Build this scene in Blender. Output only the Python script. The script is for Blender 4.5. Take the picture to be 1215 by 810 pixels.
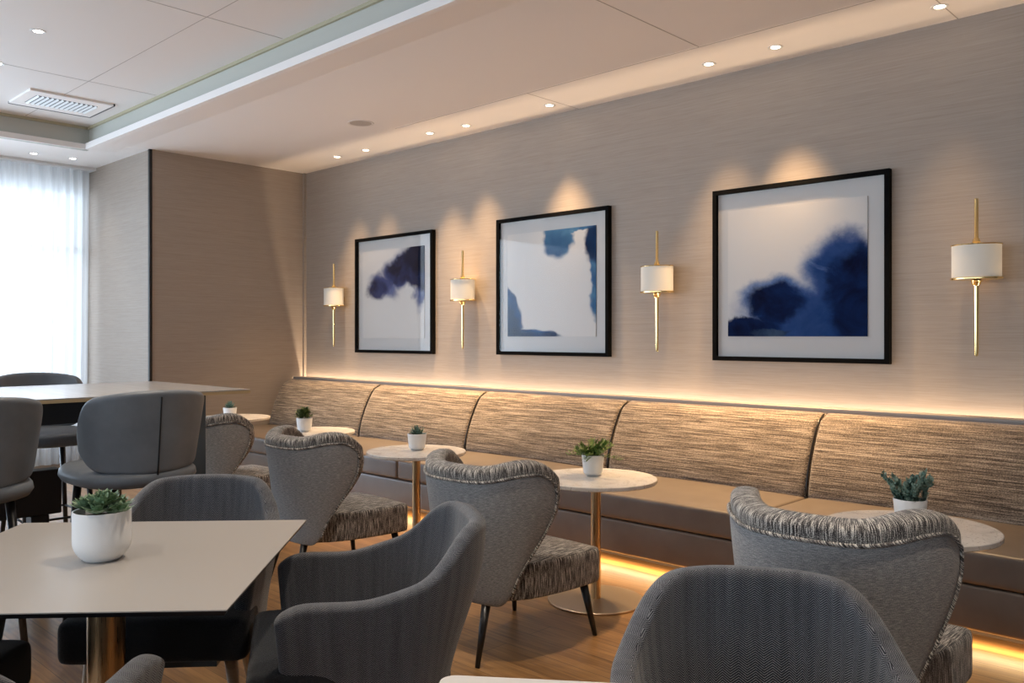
import bpy, bmesh, math, random
from mathutils import Vector, Matrix, noise as mnoise
random.seed(7)
PI = math.pi
D = bpy.data
for o in list(D.objects): D.objects.remove(o)
scene = bpy.context.scene
C = scene.collection

# ------------------------------------------------------------------ camera
FPX = 1010.0; HY = 398.5; CAMH = 1.40
YAW = math.radians(43.7)
cd = D.cameras.new('camera'); cam = D.objects.new('camera', cd); C.objects.link(cam)
cd.sensor_width = 36.0; cd.lens = FPX/1215*36.0
cd.shift_y = -(405-HY)/1215.0
cd.clip_start = .05; cd.clip_end = 200
cam.location = (0, 0, CAMH); cam.rotation_euler = (PI/2, 0, YAW)
scene.camera = cam
CR, SR = math.cos(YAW), math.sin(YAW)

def W(r, f):            # metres to the right of / ahead of the view point -> room x, y
    return (CR*r - SR*f, SR*r + CR*f)
def at(px, py, z):      # a photo pixel on the level plane z
    f = (CAMH-z)*FPX/(py-HY); return W((px-607.5)/FPX*f, f)
def onY(px, py, Y):     # a photo pixel on the plane y = Y  -> x, z
    u = (px-607.5)/FPX; t = Y/(CR+SR*u)
    return (t*(CR*u-SR), CAMH-(py-HY)/FPX*t)
def onX(px, py, X):
    u = (px-607.5)/FPX; t = X/(CR*u-SR)
    return (t*(CR+SR*u), CAMH-(py-HY)/FPX*t)
def yaw_to(r, f):       # yaw whose local +y looks along (right, ahead)
    x = CR*r - SR*f; y = SR*r + CR*f
    return math.atan2(-x, y)

# ------------------------------------------------------------------ view, world
scene.view_settings.view_transform = 'Standard'
scene.view_settings.look = 'None'
scene.view_settings.exposure = .92
scene.view_settings.gamma = 1.0
scene.view_settings.use_curve_mapping = False
w = D.worlds.new('world'); scene.world = w; w.use_nodes = True
bg = w.node_tree.nodes['Background']
bg.inputs['Color'].default_value = (.74, .87, 1.0, 1); bg.inputs['Strength'].default_value = .8

WALLY = 5.39; CEIL = 3.25; TRAY = 3.45; ENDX = -8.42; WINX = -9.95; PILY = 3.62
BACKY = -5.6; RIGHTX = 4.5
WARM = (1.0, .65, .33); WARM2 = (1.0, .68, .34); DAY = (.64, .81, 1.0)

def area(name, loc, rot, sx, sy, power, col):
    l = D.lights.new(name, 'AREA'); l.shape = 'RECTANGLE'; l.size = sx; l.size_y = sy
    l.energy = power; l.color = col
    o = D.objects.new(name, l); C.objects.link(o); o.location = loc; o.rotation_euler = rot
    return o
# daylight coming in through the two window walls
area('window_daylight', (WINX+.35, -1.6, 1.75), (0, -PI/2, 0), 2.4, 7.2, 150, DAY)
area('window_daylight', (-3.2, BACKY+.12, 1.7), (PI/2, 0, 0), 11.0, 2.3, 75, DAY)
area('window_daylight', (WINX-.75, 2.3, 1.7), (0, -PI/2, 0), 3.0, 2.6, 42, (.76, .87, 1.0))
# LED strips of the banquette
area('led_strip_light', (-3.83, WALLY-.032, .835), (PI, 0, 0), 9.1, .012, 38, (1, .74, .50))
area('led_strip_light', (-3.85, 4.235, .058), (0, 0, 0), 8.9, .03, 20, WARM2)
# faint unseen strip light along the ceiling tray
area('tray_strip_light', (-3.0, 3.12, 3.36), (math.radians(150), 0, 0), 10.5, .04, .12, (1, .88, .7))

# ------------------------------------------------------------------ node helpers
def new_mat(name):
    m = D.materials.new(name); m.use_nodes = True
    nt = m.node_tree; b = nt.nodes['Principled BSDF']
    return m, nt, b
def simple(name, col, rough=.5, metal=0, spec=.5, coat=0, bump=None):
    m, nt, b = new_mat(name)
    b.inputs['Base Color'].default_value = (*col, 1); b.inputs['Roughness'].default_value = rough
    b.inputs['Metallic'].default_value = metal; b.inputs['Specular IOR Level'].default_value = spec
    b.inputs['Coat Weight'].default_value = coat
    if bump:
        n = noise(nt, coord(nt, 'Object'), (bump[0],)*3, 3)
        bm_(nt, b, n, bump[1], bump[2])
    return m
def coord(nt, which='Object'):
    t = nt.nodes.new('ShaderNodeTexCoord'); return t.outputs[which]
def mapping(nt, src, scale=(1,1,1), loc=(0,0,0), rot=(0,0,0)):
    n = nt.nodes.new('ShaderNodeMapping'); nt.links.new(src, n.inputs['Vector'])
    n.inputs['Scale'].default_value = scale; n.inputs['Location'].default_value = loc; n.inputs['Rotation'].default_value = rot
    return n.outputs['Vector']
def noise(nt, src, scale, detail=2, rough=.5, dist=0):
    v = mapping(nt, src, scale)
    n = nt.nodes.new('ShaderNodeTexNoise'); nt.links.new(v, n.inputs['Vector'])
    n.inputs['Scale'].default_value = 1; n.inputs['Detail'].default_value = detail
    n.inputs['Roughness'].default_value = rough; n.inputs['Distortion'].default_value = dist
    return n.outputs['Fac']
def ramp(nt, src, stops, interp='LINEAR'):
    n = nt.nodes.new('ShaderNodeValToRGB'); nt.links.new(src, n.inputs['Fac'])
    r = n.color_ramp; r.interpolation = interp
    while len(r.elements) < len(stops): r.elements.new(.5)
    for e, (p, c) in zip(r.elements, stops):
        e.position = p; e.color = (*c, 1) if len(c) == 3 else c
    return n.outputs['Color']
def math_(nt, op, a, b=None, c=None, clamp=False):
    n = nt.nodes.new('ShaderNodeMath'); n.operation = op; n.use_clamp = clamp
    for i, v in enumerate((a, b, c)):
        if v is None: continue
        if isinstance(v, (int, float)): n.inputs[i].default_value = v
        else: nt.links.new(v, n.inputs[i])
    return n.outputs[0]
def mixc(nt, fac, a, b, mode='MIX'):
    n = nt.nodes.new('ShaderNodeMix'); n.data_type = 'RGBA'; n.blend_type = mode
    for i, v in ((0, fac), (6, a), (7, b)):
        if isinstance(v, (int, float)): n.inputs[i].default_value = v
        elif isinstance(v, tuple): n.inputs[i].default_value = (*v, 1)
        else: nt.links.new(v, n.inputs[i])
    return n.outputs[2]
def bm_(nt, b, h, strength=.3, dist=.002):
    n = nt.nodes.new('ShaderNodeBump'); n.inputs['Strength'].default_value = strength
    n.inputs['Distance'].default_value = dist
    nt.links.new(h, n.inputs['Height']); nt.links.new(n.outputs[0], b.inputs['Normal'])
def sep(nt, src):
    n = nt.nodes.new('ShaderNodeSeparateXYZ'); nt.links.new(src, n.inputs[0]); return n.outputs
def smooth(nt, v, a, b):
    n = nt.nodes.new('ShaderNodeMapRange'); n.interpolation_type = 'SMOOTHSTEP'
    nt.links.new(v, n.inputs[0]); n.inputs[1].default_value = a; n.inputs[2].default_value = b
    return n.outputs[0]

# ------------------------------------------------------------------ materials
def wallcloth(name, axis):      # horizontal woven grasscloth, threads along `axis`
    m, nt, b = new_mat(name); c = coord(nt)
    s1 = [420, 420, 420]; s2 = [60, 60, 60]
    ax = 'xyz'.index(axis); s1[ax] = 6; s2[ax] = 1.6; s1[2] = 330; s2[2] = 110
    n1 = noise(nt, c, s1, 3, .6); n2 = noise(nt, c, s2, 3, .6); n3 = noise(nt, c, (9, 9, 220), 2)
    f = math_(nt, 'ADD', math_(nt, 'MULTIPLY', n1, .5), math_(nt, 'MULTIPLY', n2, .38))
    f = math_(nt, 'ADD', f, math_(nt, 'MULTIPLY', n3, .12))
    col = ramp(nt, f, [(.33, (.308, .256, .213)), (.5, (.358, .302, .255)), (.66, (.400, .341, .291))])
    nt.links.new(col, b.inputs['Base Color']); b.inputs['Roughness'].default_value = .62
    b.inputs['Specular IOR Level'].default_value = .35
    bm_(nt, b, f, .10, .001)
    return m
M = {}
M['wall_x'] = wallcloth('grasscloth_long', 'x')
M['wall_y'] = wallcloth('grasscloth_end', 'y')
M['ceiling'] = simple('ceiling_paint', (.86, .82, .79), .7)
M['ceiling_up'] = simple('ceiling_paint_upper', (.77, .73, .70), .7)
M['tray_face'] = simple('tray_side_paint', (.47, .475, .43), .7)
M['groove'] = simple('panel_joint', (.44, .40, .37), .8)
M['white_paint'] = simple('white_paint', (.74, .74, .73), .5)
M['black_metal'] = simple('black_metal', (.012, .012, .014), .38, .3)
M['black_wood'] = simple('black_stained_wood', (.009, .008, .008), .32)
M['frame_black'] = simple('frame_black', (.003, .003, .003), .7, 0, .05)
M['gold'] = simple('polished_gold', (1.0, .76, .36), .19, 1)
M['dark_recess'] = simple('dark_recess', (.10, .066, .045), .5)
M['ledge'] = simple('ledge_laminate', (.30, .27, .25), .45)
M['pot'] = simple('white_ceramic', (.82, .83, .84), .28)
M['soil'] = simple('potting_soil', (.030, .021, .015), .95, bump=(180, .8, .004))
M['oak_leg'] = None

def brushed(name, col, scale):
    m, nt, b = new_mat(name); c = coord(nt)
    n = noise(nt, c, scale, 3)
    nt.links.new(ramp(nt, n, [(.3, tuple(v*.8 for v in col)), (.7, col)]), b.inputs['Base Color'])
    b.inputs['Metallic'].default_value = 1
    nt.links.new(ramp(nt, n, [(.3, (.24,)*3), (.7, (.38,)*3)]), b.inputs['Roughness'])
    return m
M['brass'] = brushed('brushed_brass', (.62, .43, .24), (300, 300, 8))
M['brass_disc'] = simple('satin_brass_disc', (.56, .44, .32), .36, 1)

def wood(name, c1, c2, plank=True):
    m, nt, b = new_mat(name); c = coord(nt)
    g = noise(nt, c, (3.2, 55, 55), 6, .62, .6)
    g2 = noise(nt, c, (.9, 7, 7), 3, .5, .4)
    f = math_(nt, 'ADD', math_(nt, 'MULTIPLY', g, .6), math_(nt, 'MULTIPLY', g2, .4))
    col = ramp(nt, f, [(.33, c1), (.62, c2)])
    if plank:
        br = nt.nodes.new('ShaderNodeTexBrick'); nt.links.new(mapping(nt, c, (1, 1, 1)), br.inputs['Vector'])
        br.inputs['Scale'].default_value = 1; br.inputs['Brick Width'].default_value = 1.35; br.inputs['Row Height'].default_value = .155
        br.inputs['Mortar Size'].default_value = .0022; br.inputs['Mortar Smooth'].default_value = .2; br.offset = .37
        br.inputs['Color1'].default_value = (.72, .72, .72, 1); br.inputs['Color2'].default_value = (1.0, 1.0, 1.0, 1)
        br.inputs['Mortar'].default_value = (.35, .33, .3, 1)
        col = mixc(nt, 1.0, col, br.outputs['Color'], 'MULTIPLY')
    nt.links.new(col, b.inputs['Base Color'])
    b.inputs['Roughness'].default_value = .36 if plank else .4
    bm_(nt, b, g, .12, .001)
    return m
M['floor'] = wood('oak_floor', (.130, .056, .018), (.40, .215, .080))
M['oak_leg'] = wood('oak_leg', (.30, .17, .08), (.46, .29, .16), False)

def leather(name, c1, c2, rough=.45):
    m, nt, b = new_mat(name); c = coord(nt)
    n = noise(nt, c, (7, 7, 7), 4, .6); n2 = noise(nt, c, (240, 240, 240), 2)
    nt.links.new(ramp(nt, n, [(.3, c1), (.7, c2)]), b.inputs['Base Color'])
    b.inputs['Roughness'].default_value = rough
    bm_(nt, b, n2, .12, .0008)
    return m
M['bench_leather'] = leather('taupe_leather', (.104, .080, .063), (.130, .103, .083), .40)
bl_ = M['bench_leather'].node_tree.nodes['Principled BSDF']; bl_.inputs['Coat Weight'].default_value = .55; bl_.inputs['Coat Roughness'].default_value = .42
M['stool_leather'] = leather('blue_grey_leather', (.118, .136, .158), (.160, .178, .200), .48)

def tweed(name, src, stripe, cross, dark, mid, light, lo=.38, hi=.66):
    # woven slub fabric; `stripe` = scale across the threads, `cross` = along them
    m, nt, b = new_mat(name); c = coord(nt, src)
    n1 = noise(nt, c, stripe, 2, .7)
    n2 = noise(nt, c, cross, 1, .5)
    n3 = noise(nt, c, tuple(v*.22 for v in stripe), 2, .5)
    f = math_(nt, 'ADD', math_(nt, 'MULTIPLY', n1, .60), math_(nt, 'MULTIPLY', n2, .32))
    f = math_(nt, 'ADD', f, math_(nt, 'MULTIPLY', n3, .08))
    col = ramp(nt, f, [(lo, dark), ((lo+hi)/2, mid), (hi, light)])
    nt.links.new(col, b.inputs['Base Color']); b.inputs['Roughness'].default_value = .92
    b.inputs['Specular IOR Level'].default_value = .15
    b.inputs['Sheen Weight'].default_value = .25
    bm_(nt, b, f, .7, .004)
    return m
M['bench_tweed'] = tweed('bench_tweed', 'Object', (3.5, 60, 185), (150, 150, 300), (.050, .038, .030), (.195, .152, .116), (.48, .39, .30), .39, .62)
M['chair_tweed'] = tweed('chair_tweed', 'UV', (330, 14, 1), (300, 380, 1), (.016, .015, .016), (.115, .103, .097), (.66, .62, .56), .42, .585)
M['linen'] = tweed('grey_linen', 'UV', (45, 520, 1), (520, 240, 1), (.160, .166, .174), (.305, .307, .306), (.50, .49, .475), .40, .62)

def herring():
    m, nt, b = new_mat('herringbone_wool'); c = coord(nt, 'UV'); s = sep(nt, c)
    u = math_(nt, 'DIVIDE', s[0], .020)
    tri = math_(nt, 'PINGPONG', u, 1.0)
    v = math_(nt, 'ADD', s[1], math_(nt, 'MULTIPLY', tri, .014))
    st = math_(nt, 'SINE', math_(nt, 'MULTIPLY', v, 2*PI/.0058))
    st = math_(nt, 'MULTIPLY_ADD', st, .5, .5)
    col_band = math_(nt, 'FLOOR', u)
    n = noise(nt, c, (420, 420, 1), 2, .6); nb = noise(nt, c, (38, 2.5, 1), 2)
    f = math_(nt, 'ADD', math_(nt, 'MULTIPLY', st, .42), math_(nt, 'MULTIPLY', n, .43))
    f = math_(nt, 'ADD', f, math_(nt, 'MULTIPLY', nb, .15))
    col = ramp(nt, f, [(.32, (.006, .008, .013)), (.55, (.040, .045, .058)), (.74, (.26, .26, .275))])
    nt.links.new(col, b.inputs['Base Color']); b.inputs['Roughness'].default_value = .9
    b.inputs['Specular IOR Level'].default_value = .15
    b.inputs['Sheen Weight'].default_value = .35; b.inputs['Sheen Roughness'].default_value = .5
    bm_(nt, b, f, .5, .003)
    return m
M['herring'] = herring()
M['seat_dark'] = tweed('charcoal_seat_fabric', 'Object', (400, 400, 400), (300, 300, 300), (.006, .007, .009), (.014, .015, .018), (.030, .031, .035), .3, .7)

def marble():
    m, nt, b = new_mat('speckled_marble'); c = coord(nt)
    vo = nt.nodes.new('ShaderNodeTexVoronoi'); nt.links.new(mapping(nt, c, (70, 70, 70)), vo.inputs['Vector']); vo.inputs['Scale'].default_value = 1
    sp = ramp(nt, vo.outputs['Distance'], [(.14, (1, 1, 1)), (.26, (0, 0, 0))])
    pick = ramp(nt, noise(nt, c, (25, 25, 25), 2), [(.44, (0, 0, 0)), (.52, (1, 1, 1))])
    k = mixc(nt, 1.0, sp, pick, 'MULTIPLY')
    vein = ramp(nt, noise(nt, c, (5, 5, 5), 6, .7, 1.5), [(.35, (.52, .50, .48)), (.5, (.66, .64, .62)), (.7, (.72, .70, .68))])
    col = mixc(nt, k, vein, (.30, .27, .25))
    nt.links.new(col, b.inputs['Base Color']); b.inputs['Roughness'].default_value = .25
    return m
M['marble'] = marble()
M['laminate'] = simple('beige_laminate', (.385, .36, .335), .30)
M['bar_top'] = wood('bar_top_veneer', (.36, .33, .30), (.44, .41, .38), False)
M['bar_top'].node_tree.nodes['Principled BSDF'].inputs['Roughness'].default_value = .22
M['bar_edge'] = simple('bar_edge_ply', (.50, .37, .20), .5)
M['bar_leg'] = simple('bar_leg_steel', (.07, .085, .10), .35, .4)
M['white_top'] = simple('white_top', (.62, .61, .60), .3)

def shade_mat():
    m, nt, b = new_mat('silk_shade')
    b.inputs['Base Color'].default_value = (.66, .63, .57, 1); b.inputs['Roughness'].default_value = .8
    b.inputs['Emission Color'].default_value = (1, .80, .55, 1); b.inputs['Emission Strength'].default_value = .05
    return m
M['shade'] = shade_mat()
def emis(name, col, s):
    m, nt, b = new_mat(name)
    b.inputs['Base Color'].default_value = (*col, 1)
    b.inputs['Emission Color'].default_value = (*col, 1); b.inputs['Emission Strength'].default_value = s
    return m
M['lamp_warm'] = emis('lamp_warm', (1, .84, .60), 9)
M['lamp_cool'] = emis('lamp_cool', (1, .97, .92), 9)
M['led'] = emis('led_strip', (1, .72, .38), 4)
def glass(name):
    m = D.materials.new(name); m.use_nodes = True; nt = m.node_tree; nt.nodes.clear()
    out = nt.nodes.new('ShaderNodeOutputMaterial'); mx = nt.nodes.new('ShaderNodeMixShader')
    tr = nt.nodes.new('ShaderNodeBsdfTransparent'); gl = nt.nodes.new('ShaderNodeBsdfGlossy'); gl.inputs['Roughness'].default_value = 0
    lw = nt.nodes.new('ShaderNodeLayerWeight'); lw.inputs['Blend'].default_value = .5
    fr = math_(nt, 'MULTIPLY_ADD', math_(nt, 'POWER', lw.outputs['Facing'], 3.0), 1.3, -.012, True)
    nt.links.new(fr, mx.inputs[0]); nt.links.new(tr.outputs[0], mx.inputs[1]); nt.links.new(gl.outputs[0], mx.inputs[2])
    nt.links.new(mx.outputs[0], out.inputs[0])
    return m
M['glass'] = glass('clear_glass')
def sheer():
    m = D.materials.new('sheer_voile'); m.use_nodes = True; nt = m.node_tree; nt.nodes.clear()
    out = nt.nodes.new('ShaderNodeOutputMaterial')
    c = coord(nt); n = noise(nt, c, (260, 260, 2.0), 2)
    df = nt.nodes.new('ShaderNodeBsdfDiffuse'); df.inputs['Color'].default_value = (.86, .88, .90, 1)
    tl = nt.nodes.new('ShaderNodeBsdfTranslucent'); tl.inputs['Color'].default_value = (.90, .93, .96, 1)
    tr = nt.nodes.new('ShaderNodeBsdfTransparent')
    m1 = nt.nodes.new('ShaderNodeMixShader'); m1.inputs[0].default_value = .6
    nt.links.new(df.outputs[0], m1.inputs[1]); nt.links.new(tl.outputs[0], m1.inputs[2])
    m2 = nt.nodes.new('ShaderNodeMixShader')
    nt.links.new(ramp(nt, n, [(.3, (.10,)*3), (.7, (.24,)*3)]), m2.inputs[0])
    nt.links.new(m1.outputs[0], m2.inputs[1]); nt.links.new(tr.outputs[0], m2.inputs[2])
    nt.links.new(m2.outputs[0], out.inputs[0])
    return m
M['sheer'] = sheer()
def leafmat(name, c1, c2):
    m, nt, b = new_mat(name); c = coord(nt)
    n = noise(nt, c, (60, 60, 60), 2)
    nt.links.new(ramp(nt, n, [(.32, c1), (.68, c2)]), b.inputs['Base Color']); b.inputs['Roughness'].default_value = .5
    return m
M['leaf_green'] = leafmat('leaf_green', (.05, .12, .02), (.20, .30, .06))
M['leaf_dark'] = leafmat('leaf_dark', (.03, .07, .015), (.11, .16, .045))
M['leaf_blue'] = leafmat('leaf_blue', (.07, .14, .11), (.24, .35, .29))
M['leaf_sage'] = leafmat('leaf_sage', (.075, .15, .07), (.25, .36, .23))

# ------------------------------------------------------------------ mesh helpers
def link(name, bm, mat, parent=None, smooth_=True, uv=None):
    me = D.meshes.new(name); bm.to_mesh(me); bm.free()
    if smooth_:
        for p in me.polygons: p.use_smooth = True
    o = D.objects.new(name, me); C.objects.link(o)
    if mat: me.materials.append(mat)
    if parent: o.parent = parent
    return o
def tag(o, label=None, cat=None, group=None, kind=None):
    if label: o['label'] = label
    if cat: o['category'] = cat
    if group: o['group'] = group
    if kind: o['kind'] = kind
    return o
def thing(name, loc, yaw=0, label=None, cat=None, group=None):
    o = D.objects.new(name, None); C.objects.link(o); o.empty_display_size = .1
    o.location = loc; o.rotation_euler = (0, 0, yaw)
    return tag(o, label, cat, group)
def dup(root, loc, yaw, label, scale=None):
    def cp(o, parent):
        c = o.copy(); C.objects.link(c); c.parent = parent
        for ch in o.children: cp(ch, c)
        return c
    r = cp(root, None); r.location = loc; r.rotation_euler = (0, 0, yaw); r['label'] = label
    return r
def box(bm, lo, hi, bev=0, seg=2, rot=None):
    r = bmesh.ops.create_cube(bm, size=1)
    vs = r['verts']
    for v in vs:
        v.co = Vector([lo[i] + (v.co[i]+.5)*(hi[i]-lo[i]) for i in range(3)])
    if bev:
        es = list({e for v in vs for e in v.link_edges})
        bmesh.ops.bevel(bm, geom=es, offset=bev, segments=seg, affect='EDGES', profile=.5)
    return vs
def bx(name, lo, hi, mat, parent=None, bev=0, seg=2, smooth_=False):
    bm = bmesh.new(); box(bm, lo, hi, bev, seg)
    o = link(name, bm, mat, parent, smooth_ or bev > 0)
    if bev > 0: autosmooth(o)
    return o
def autosmooth(o, ang=40):
    me = o.data; cosang = math.cos(math.radians(ang))
    bm = bmesh.new(); bm.from_mesh(me)
    for e in bm.edges:
        if len(e.link_faces) == 2 and e.link_faces[0].normal.dot(e.link_faces[1].normal) < cosang: e.smooth = False
    bm.to_mesh(me); bm.free()
def struct(name, lo, hi, mat, parent=None, bev=0):
    o = bx(name, lo, hi, mat, parent, bev)
    if parent is None: o['kind'] = 'structure'
    return o
def cone(bm, p0, p1, r0, r1, n=20, cap=True):
    p0, p1 = Vector(p0), Vector(p1); d = (p1-p0).normalized()
    q = Vector((0, 0, 1)).rotation_difference(d)
    rings = []
    for p, r in ((p0, r0), (p1, r1)):
        rings.append([bm.verts.new(p + q @ Vector((r*math.cos(2*PI*i/n), r*math.sin(2*PI*i/n), 0))) for i in range(n)])
    for i in range(n):
        bm.faces.new((rings[0][i], rings[0][(i+1) % n], rings[1][(i+1) % n], rings[1][i]))
    if cap:
        bm.faces.new(rings[0][::-1]); bm.faces.new(rings[1])
def lathe(bm, prof, n=40, c=(0, 0, 0), sx=1, sy=1):
    rings = []
    for r, z in prof:
        if r < 1e-6: rings.append([bm.verts.new((c[0], c[1], c[2]+z))])
        else: rings.append([bm.verts.new((c[0]+sx*r*math.cos(2*PI*i/n), c[1]+sy*r*math.sin(2*PI*i/n), c[2]+z)) for i in range(n)])
    for a, b in zip(rings, rings[1:]):
        for i in range(n):
            j = (i+1) % n
            if len(a) == 1 and len(b) == 1: continue
            if len(a) == 1: bm.faces.new((a[0], b[j], b[i]))
            elif len(b) == 1: bm.faces.new((a[i], a[j], b[0]))
            else: bm.faces.new((a[i], a[j], b[j], b[i]))
def lathe_obj(name, prof, mat, parent=None, n=40, c=(0, 0, 0), ang=35, sx=1, sy=1):
    bm = bmesh.new(); lathe(bm, prof, n, c, sx, sy); bmesh.ops.recalc_face_normals(bm, faces=bm.faces)
    o = link(name, bm, mat, parent); autosmooth(o, ang); return o
def tube(bm, pts, r, n=8, closed=False):
    pts = [Vector(p) for p in pts]; rings = []; N = len(pts); up = None
    for i, p in enumerate(pts):
        if closed: t = (pts[(i+1) % N]-pts[i-1]).normalized()
        else: t = (pts[min(i+1, N-1)]-pts[max(i-1, 0)]).normalized()
        if up is None:
            up = Vector((0, 0, 1)) if abs(t.z) < .9 else Vector((1, 0, 0))
        s = t.cross(up); s.normalize(); up = s.cross(t); up.normalize()
        rings.append([bm.verts.new(p + r*(math.cos(2*PI*k/n)*s + math.sin(2*PI*k/n)*up)) for k in range(n)])
    for i in range(N if closed else N-1):
        a, b = rings[i], rings[(i+1) % N]
        for k in range(n): bm.faces.new((a[k], a[(k+1) % n], b[(k+1) % n], b[k]))
    if not closed:
        bm.faces.new(rings[0][::-1]); bm.faces.new(rings[-1])
def ss(x, a, b):
    t = max(0, min(1, (x-a)/(b-a))); return t*t*(3-2*t)

def shell(name, O, na, nb, th, mat, parent, a0=-1, a1=1, sub=1, uvf=None):
    """solid curved pad: O(a,b)->outer point; th(a,b) thickness towards the inside"""
    bm = bmesh.new(); uvl = bm.loops.layers.uv.new('UVMap')
    def norm(a, b):
        e = 1e-3
        da = O(a+e, b)-O(a-e, b); db = O(a, min(1, b+e))-O(a, max(0, b-e))
        n = da.cross(db); n.normalize(); return n
    outer, inner = [], []
    for i in range(na+1):
        a = a0+(a1-a0)*i/na; ro, ri = [], []
        for j in range(nb+1):
            b = j/nb; p = O(a, b); n = norm(a, b); t = th(a, b)
            ro.append(bm.verts.new(p)); ri.append(bm.verts.new(p - n*t))
        outer.append(ro); inner.append(ri)
    uv = {}
    for i in range(na+1):
        a = a0+(a1-a0)*i/na
        for j in range(nb+1):
            q = uvf(a, j/nb)
            uv[outer[i][j]] = q; uv[inner[i][j]] = (q[0]+(.03 if i == na else -.03 if i == 0 else 0), q[1]+th(a, j/nb))
    def f(*v):
        fc = bm.faces.new(v)
        for l in fc.loops: l[uvl].uv = uv[l.vert]
        return fc
    for i in range(na):
        for j in range(nb):
            f(outer[i][j], outer[i+1][j], outer[i+1][j+1], outer[i][j+1])
            f(inner[i][j], inner[i][j+1], inner[i+1][j+1], inner[i+1][j])
        f(outer[i][nb], outer[i+1][nb], inner[i+1][nb], inner[i][nb])
        f(outer[i+1][0], outer[i][0], inner[i][0], inner[i+1][0])
    for j in range(nb):
        f(outer[0][j], outer[0][j+1], inner[0][j+1], inner[0][j])
        f(outer[na][j+1], outer[na][j], inner[na][j], inner[na][j+1])
    bmesh.ops.recalc_face_normals(bm, faces=bm.faces)
    o = link(name, bm, mat, parent)
    if sub:
        s = o.modifiers.new('round', 'SUBSURF'); s.levels = sub; s.render_levels = sub
    return o

def cushion(name, wfun, y0, y1, z0, z1, mat, parent, nx=14, ny=12, crown=.02, r=.05, sub=2, bot=None):
    """upholstered block; wfun(y)=half width; uv follows x on the top and front"""
    bm = bmesh.new(); uvl = bm.loops.layers.uv.new('UVMap')
    r0 = bmesh.ops.create_grid(bm, x_segments=1, y_segments=1, size=1)
    bm.clear(); uvl = bm.loops.layers.uv.new('UVMap') if not bm.loops.layers.uv else bm.loops.layers.uv[0]
    def axis(n, rr):   # parameter values with support loops near the ends
        k = [0, rr*.8] + [rr*.8+(1-1.6*rr)*i/n for i in range(1, n)] + [1-rr*.8, 1]
        return k
    L = y1-y0; wd = wfun((y0+y1)/2)*2; hh = z1-z0
    ax = axis(6, min(.4, r/wd)); ay = axis(5, min(.4, r/L)); az = axis(1, min(.4, r/hh)) if True else []
    az = sorted(set(az))
    V = {}
    def vert(i, j, k):
        key = (i, j, k)
        if key not in V:
            y = y0+L*ay[j]; x = (2*ax[i]-1)*wfun(y); z = z0+hh*az[k]
            if k == len(az)-1: z += crown*(1-(2*ax[i]-1)**2)*(1-(2*ay[j]-1)**2)**.7
            V[key] = bm.verts.new((x, y, z))
        return V[key]
    I, J, K = len(ax)-1, len(ay)-1, len(az)-1
    def f(vs, uvm):
        fc = bm.faces.new(vs)
        for l in fc.loops:
            c = l.vert.co
            l[uvl].uv = {'t': (c.x, c.y), 'f': (c.x, c.z-z1+y1), 's': (c.y, c.z)}[uvm]
    for i in range(I):
        for j in range(J):
            f((vert(i, j, K), vert(i+1, j, K), vert(i+1, j+1, K), vert(i, j+1, K)), 't')
            f((vert(i, j, 0), vert(i, j+1, 0), vert(i+1, j+1, 0), vert(i+1, j, 0)), 't')
    for i in range(I):
        for k in range(K):
            f((vert(i, 0, k), vert(i+1, 0, k), vert(i+1, 0, k+1), vert(i, 0, k+1)), 'f')
            f((vert(i+1, J, k), vert(i, J, k), vert(i, J, k+1), vert(i+1, J, k+1)), 'f')
    for j in range(J):
        for k in range(K):
            f((vert(0, j+1, k), vert(0, j, k), vert(0, j, k+1), vert(0, j+1, k+1)), 's')
            f((vert(I, j, k), vert(I, j+1, k), vert(I, j+1, k+1), vert(I, j, k+1)), 's')
    bmesh.ops.recalc_face_normals(bm, faces=bm.faces)
    o = link(name, bm, mat, parent)
    s = o.modifiers.new('round', 'SUBSURF'); s.levels = sub; s.render_levels = sub
    return o

def round_pad(name, cy, rx, ry, z0, z1, mat, parent, n=2.6, N=56):
    bm = bmesh.new(); uvl = bm.loops.layers.uv.new('UVMap'); h = z1-z0
    prof = [(0, 0), (.6, 0), (.86, .02), (.95, .14), (1.0, .42), (.985, .70), (.93, .90), (.82, .985), (.55, 1.03), (0, 1.06)]
    rings = []
    for r_, u in prof:
        z = z0+h*u
        if r_ == 0: rings.append([bm.verts.new((0, cy, z))]); continue
        ring = []
        for i in range(N):
            a = 2*PI*i/N; c_, s_ = math.cos(a), math.sin(a)
            ring.append(bm.verts.new((rx*r_*math.copysign(abs(c_)**(2/n), c_), cy+ry*r_*math.copysign(abs(s_)**(2/n), s_), z)))
        rings.append(ring)
    for a, b in zip(rings, rings[1:]):
        for i in range(N):
            j = (i+1) % N
            if len(a) == 1: bm.faces.new((a[0], b[j], b[i]))
            elif len(b) == 1: bm.faces.new((a[i], a[j], b[0]))
            else: bm.faces.new((a[i], a[j], b[j], b[i]))
    bmesh.ops.recalc_face_normals(bm, faces=bm.faces)
    for f in bm.faces:
        for lp in f.loops: lp[uvl].uv = (lp.vert.co.x, lp.vert.co.y)
    return link(name, bm, mat, parent)

# ================================================================== ROOM
struct('floor', (WINX-1.2, BACKY-.2, -.1), (RIGHTX, WALLY+.1, 0), M['floor'])
struct('wall_long', (ENDX, WALLY, 0), (RIGHTX, WALLY+.1, CEIL+.35), M['wall_x'])
o = struct('wall_pillar', (WINX-.2, PILY, 0), (ENDX, WALLY+.1, CEIL+.35), M['wall_y'])
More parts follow.
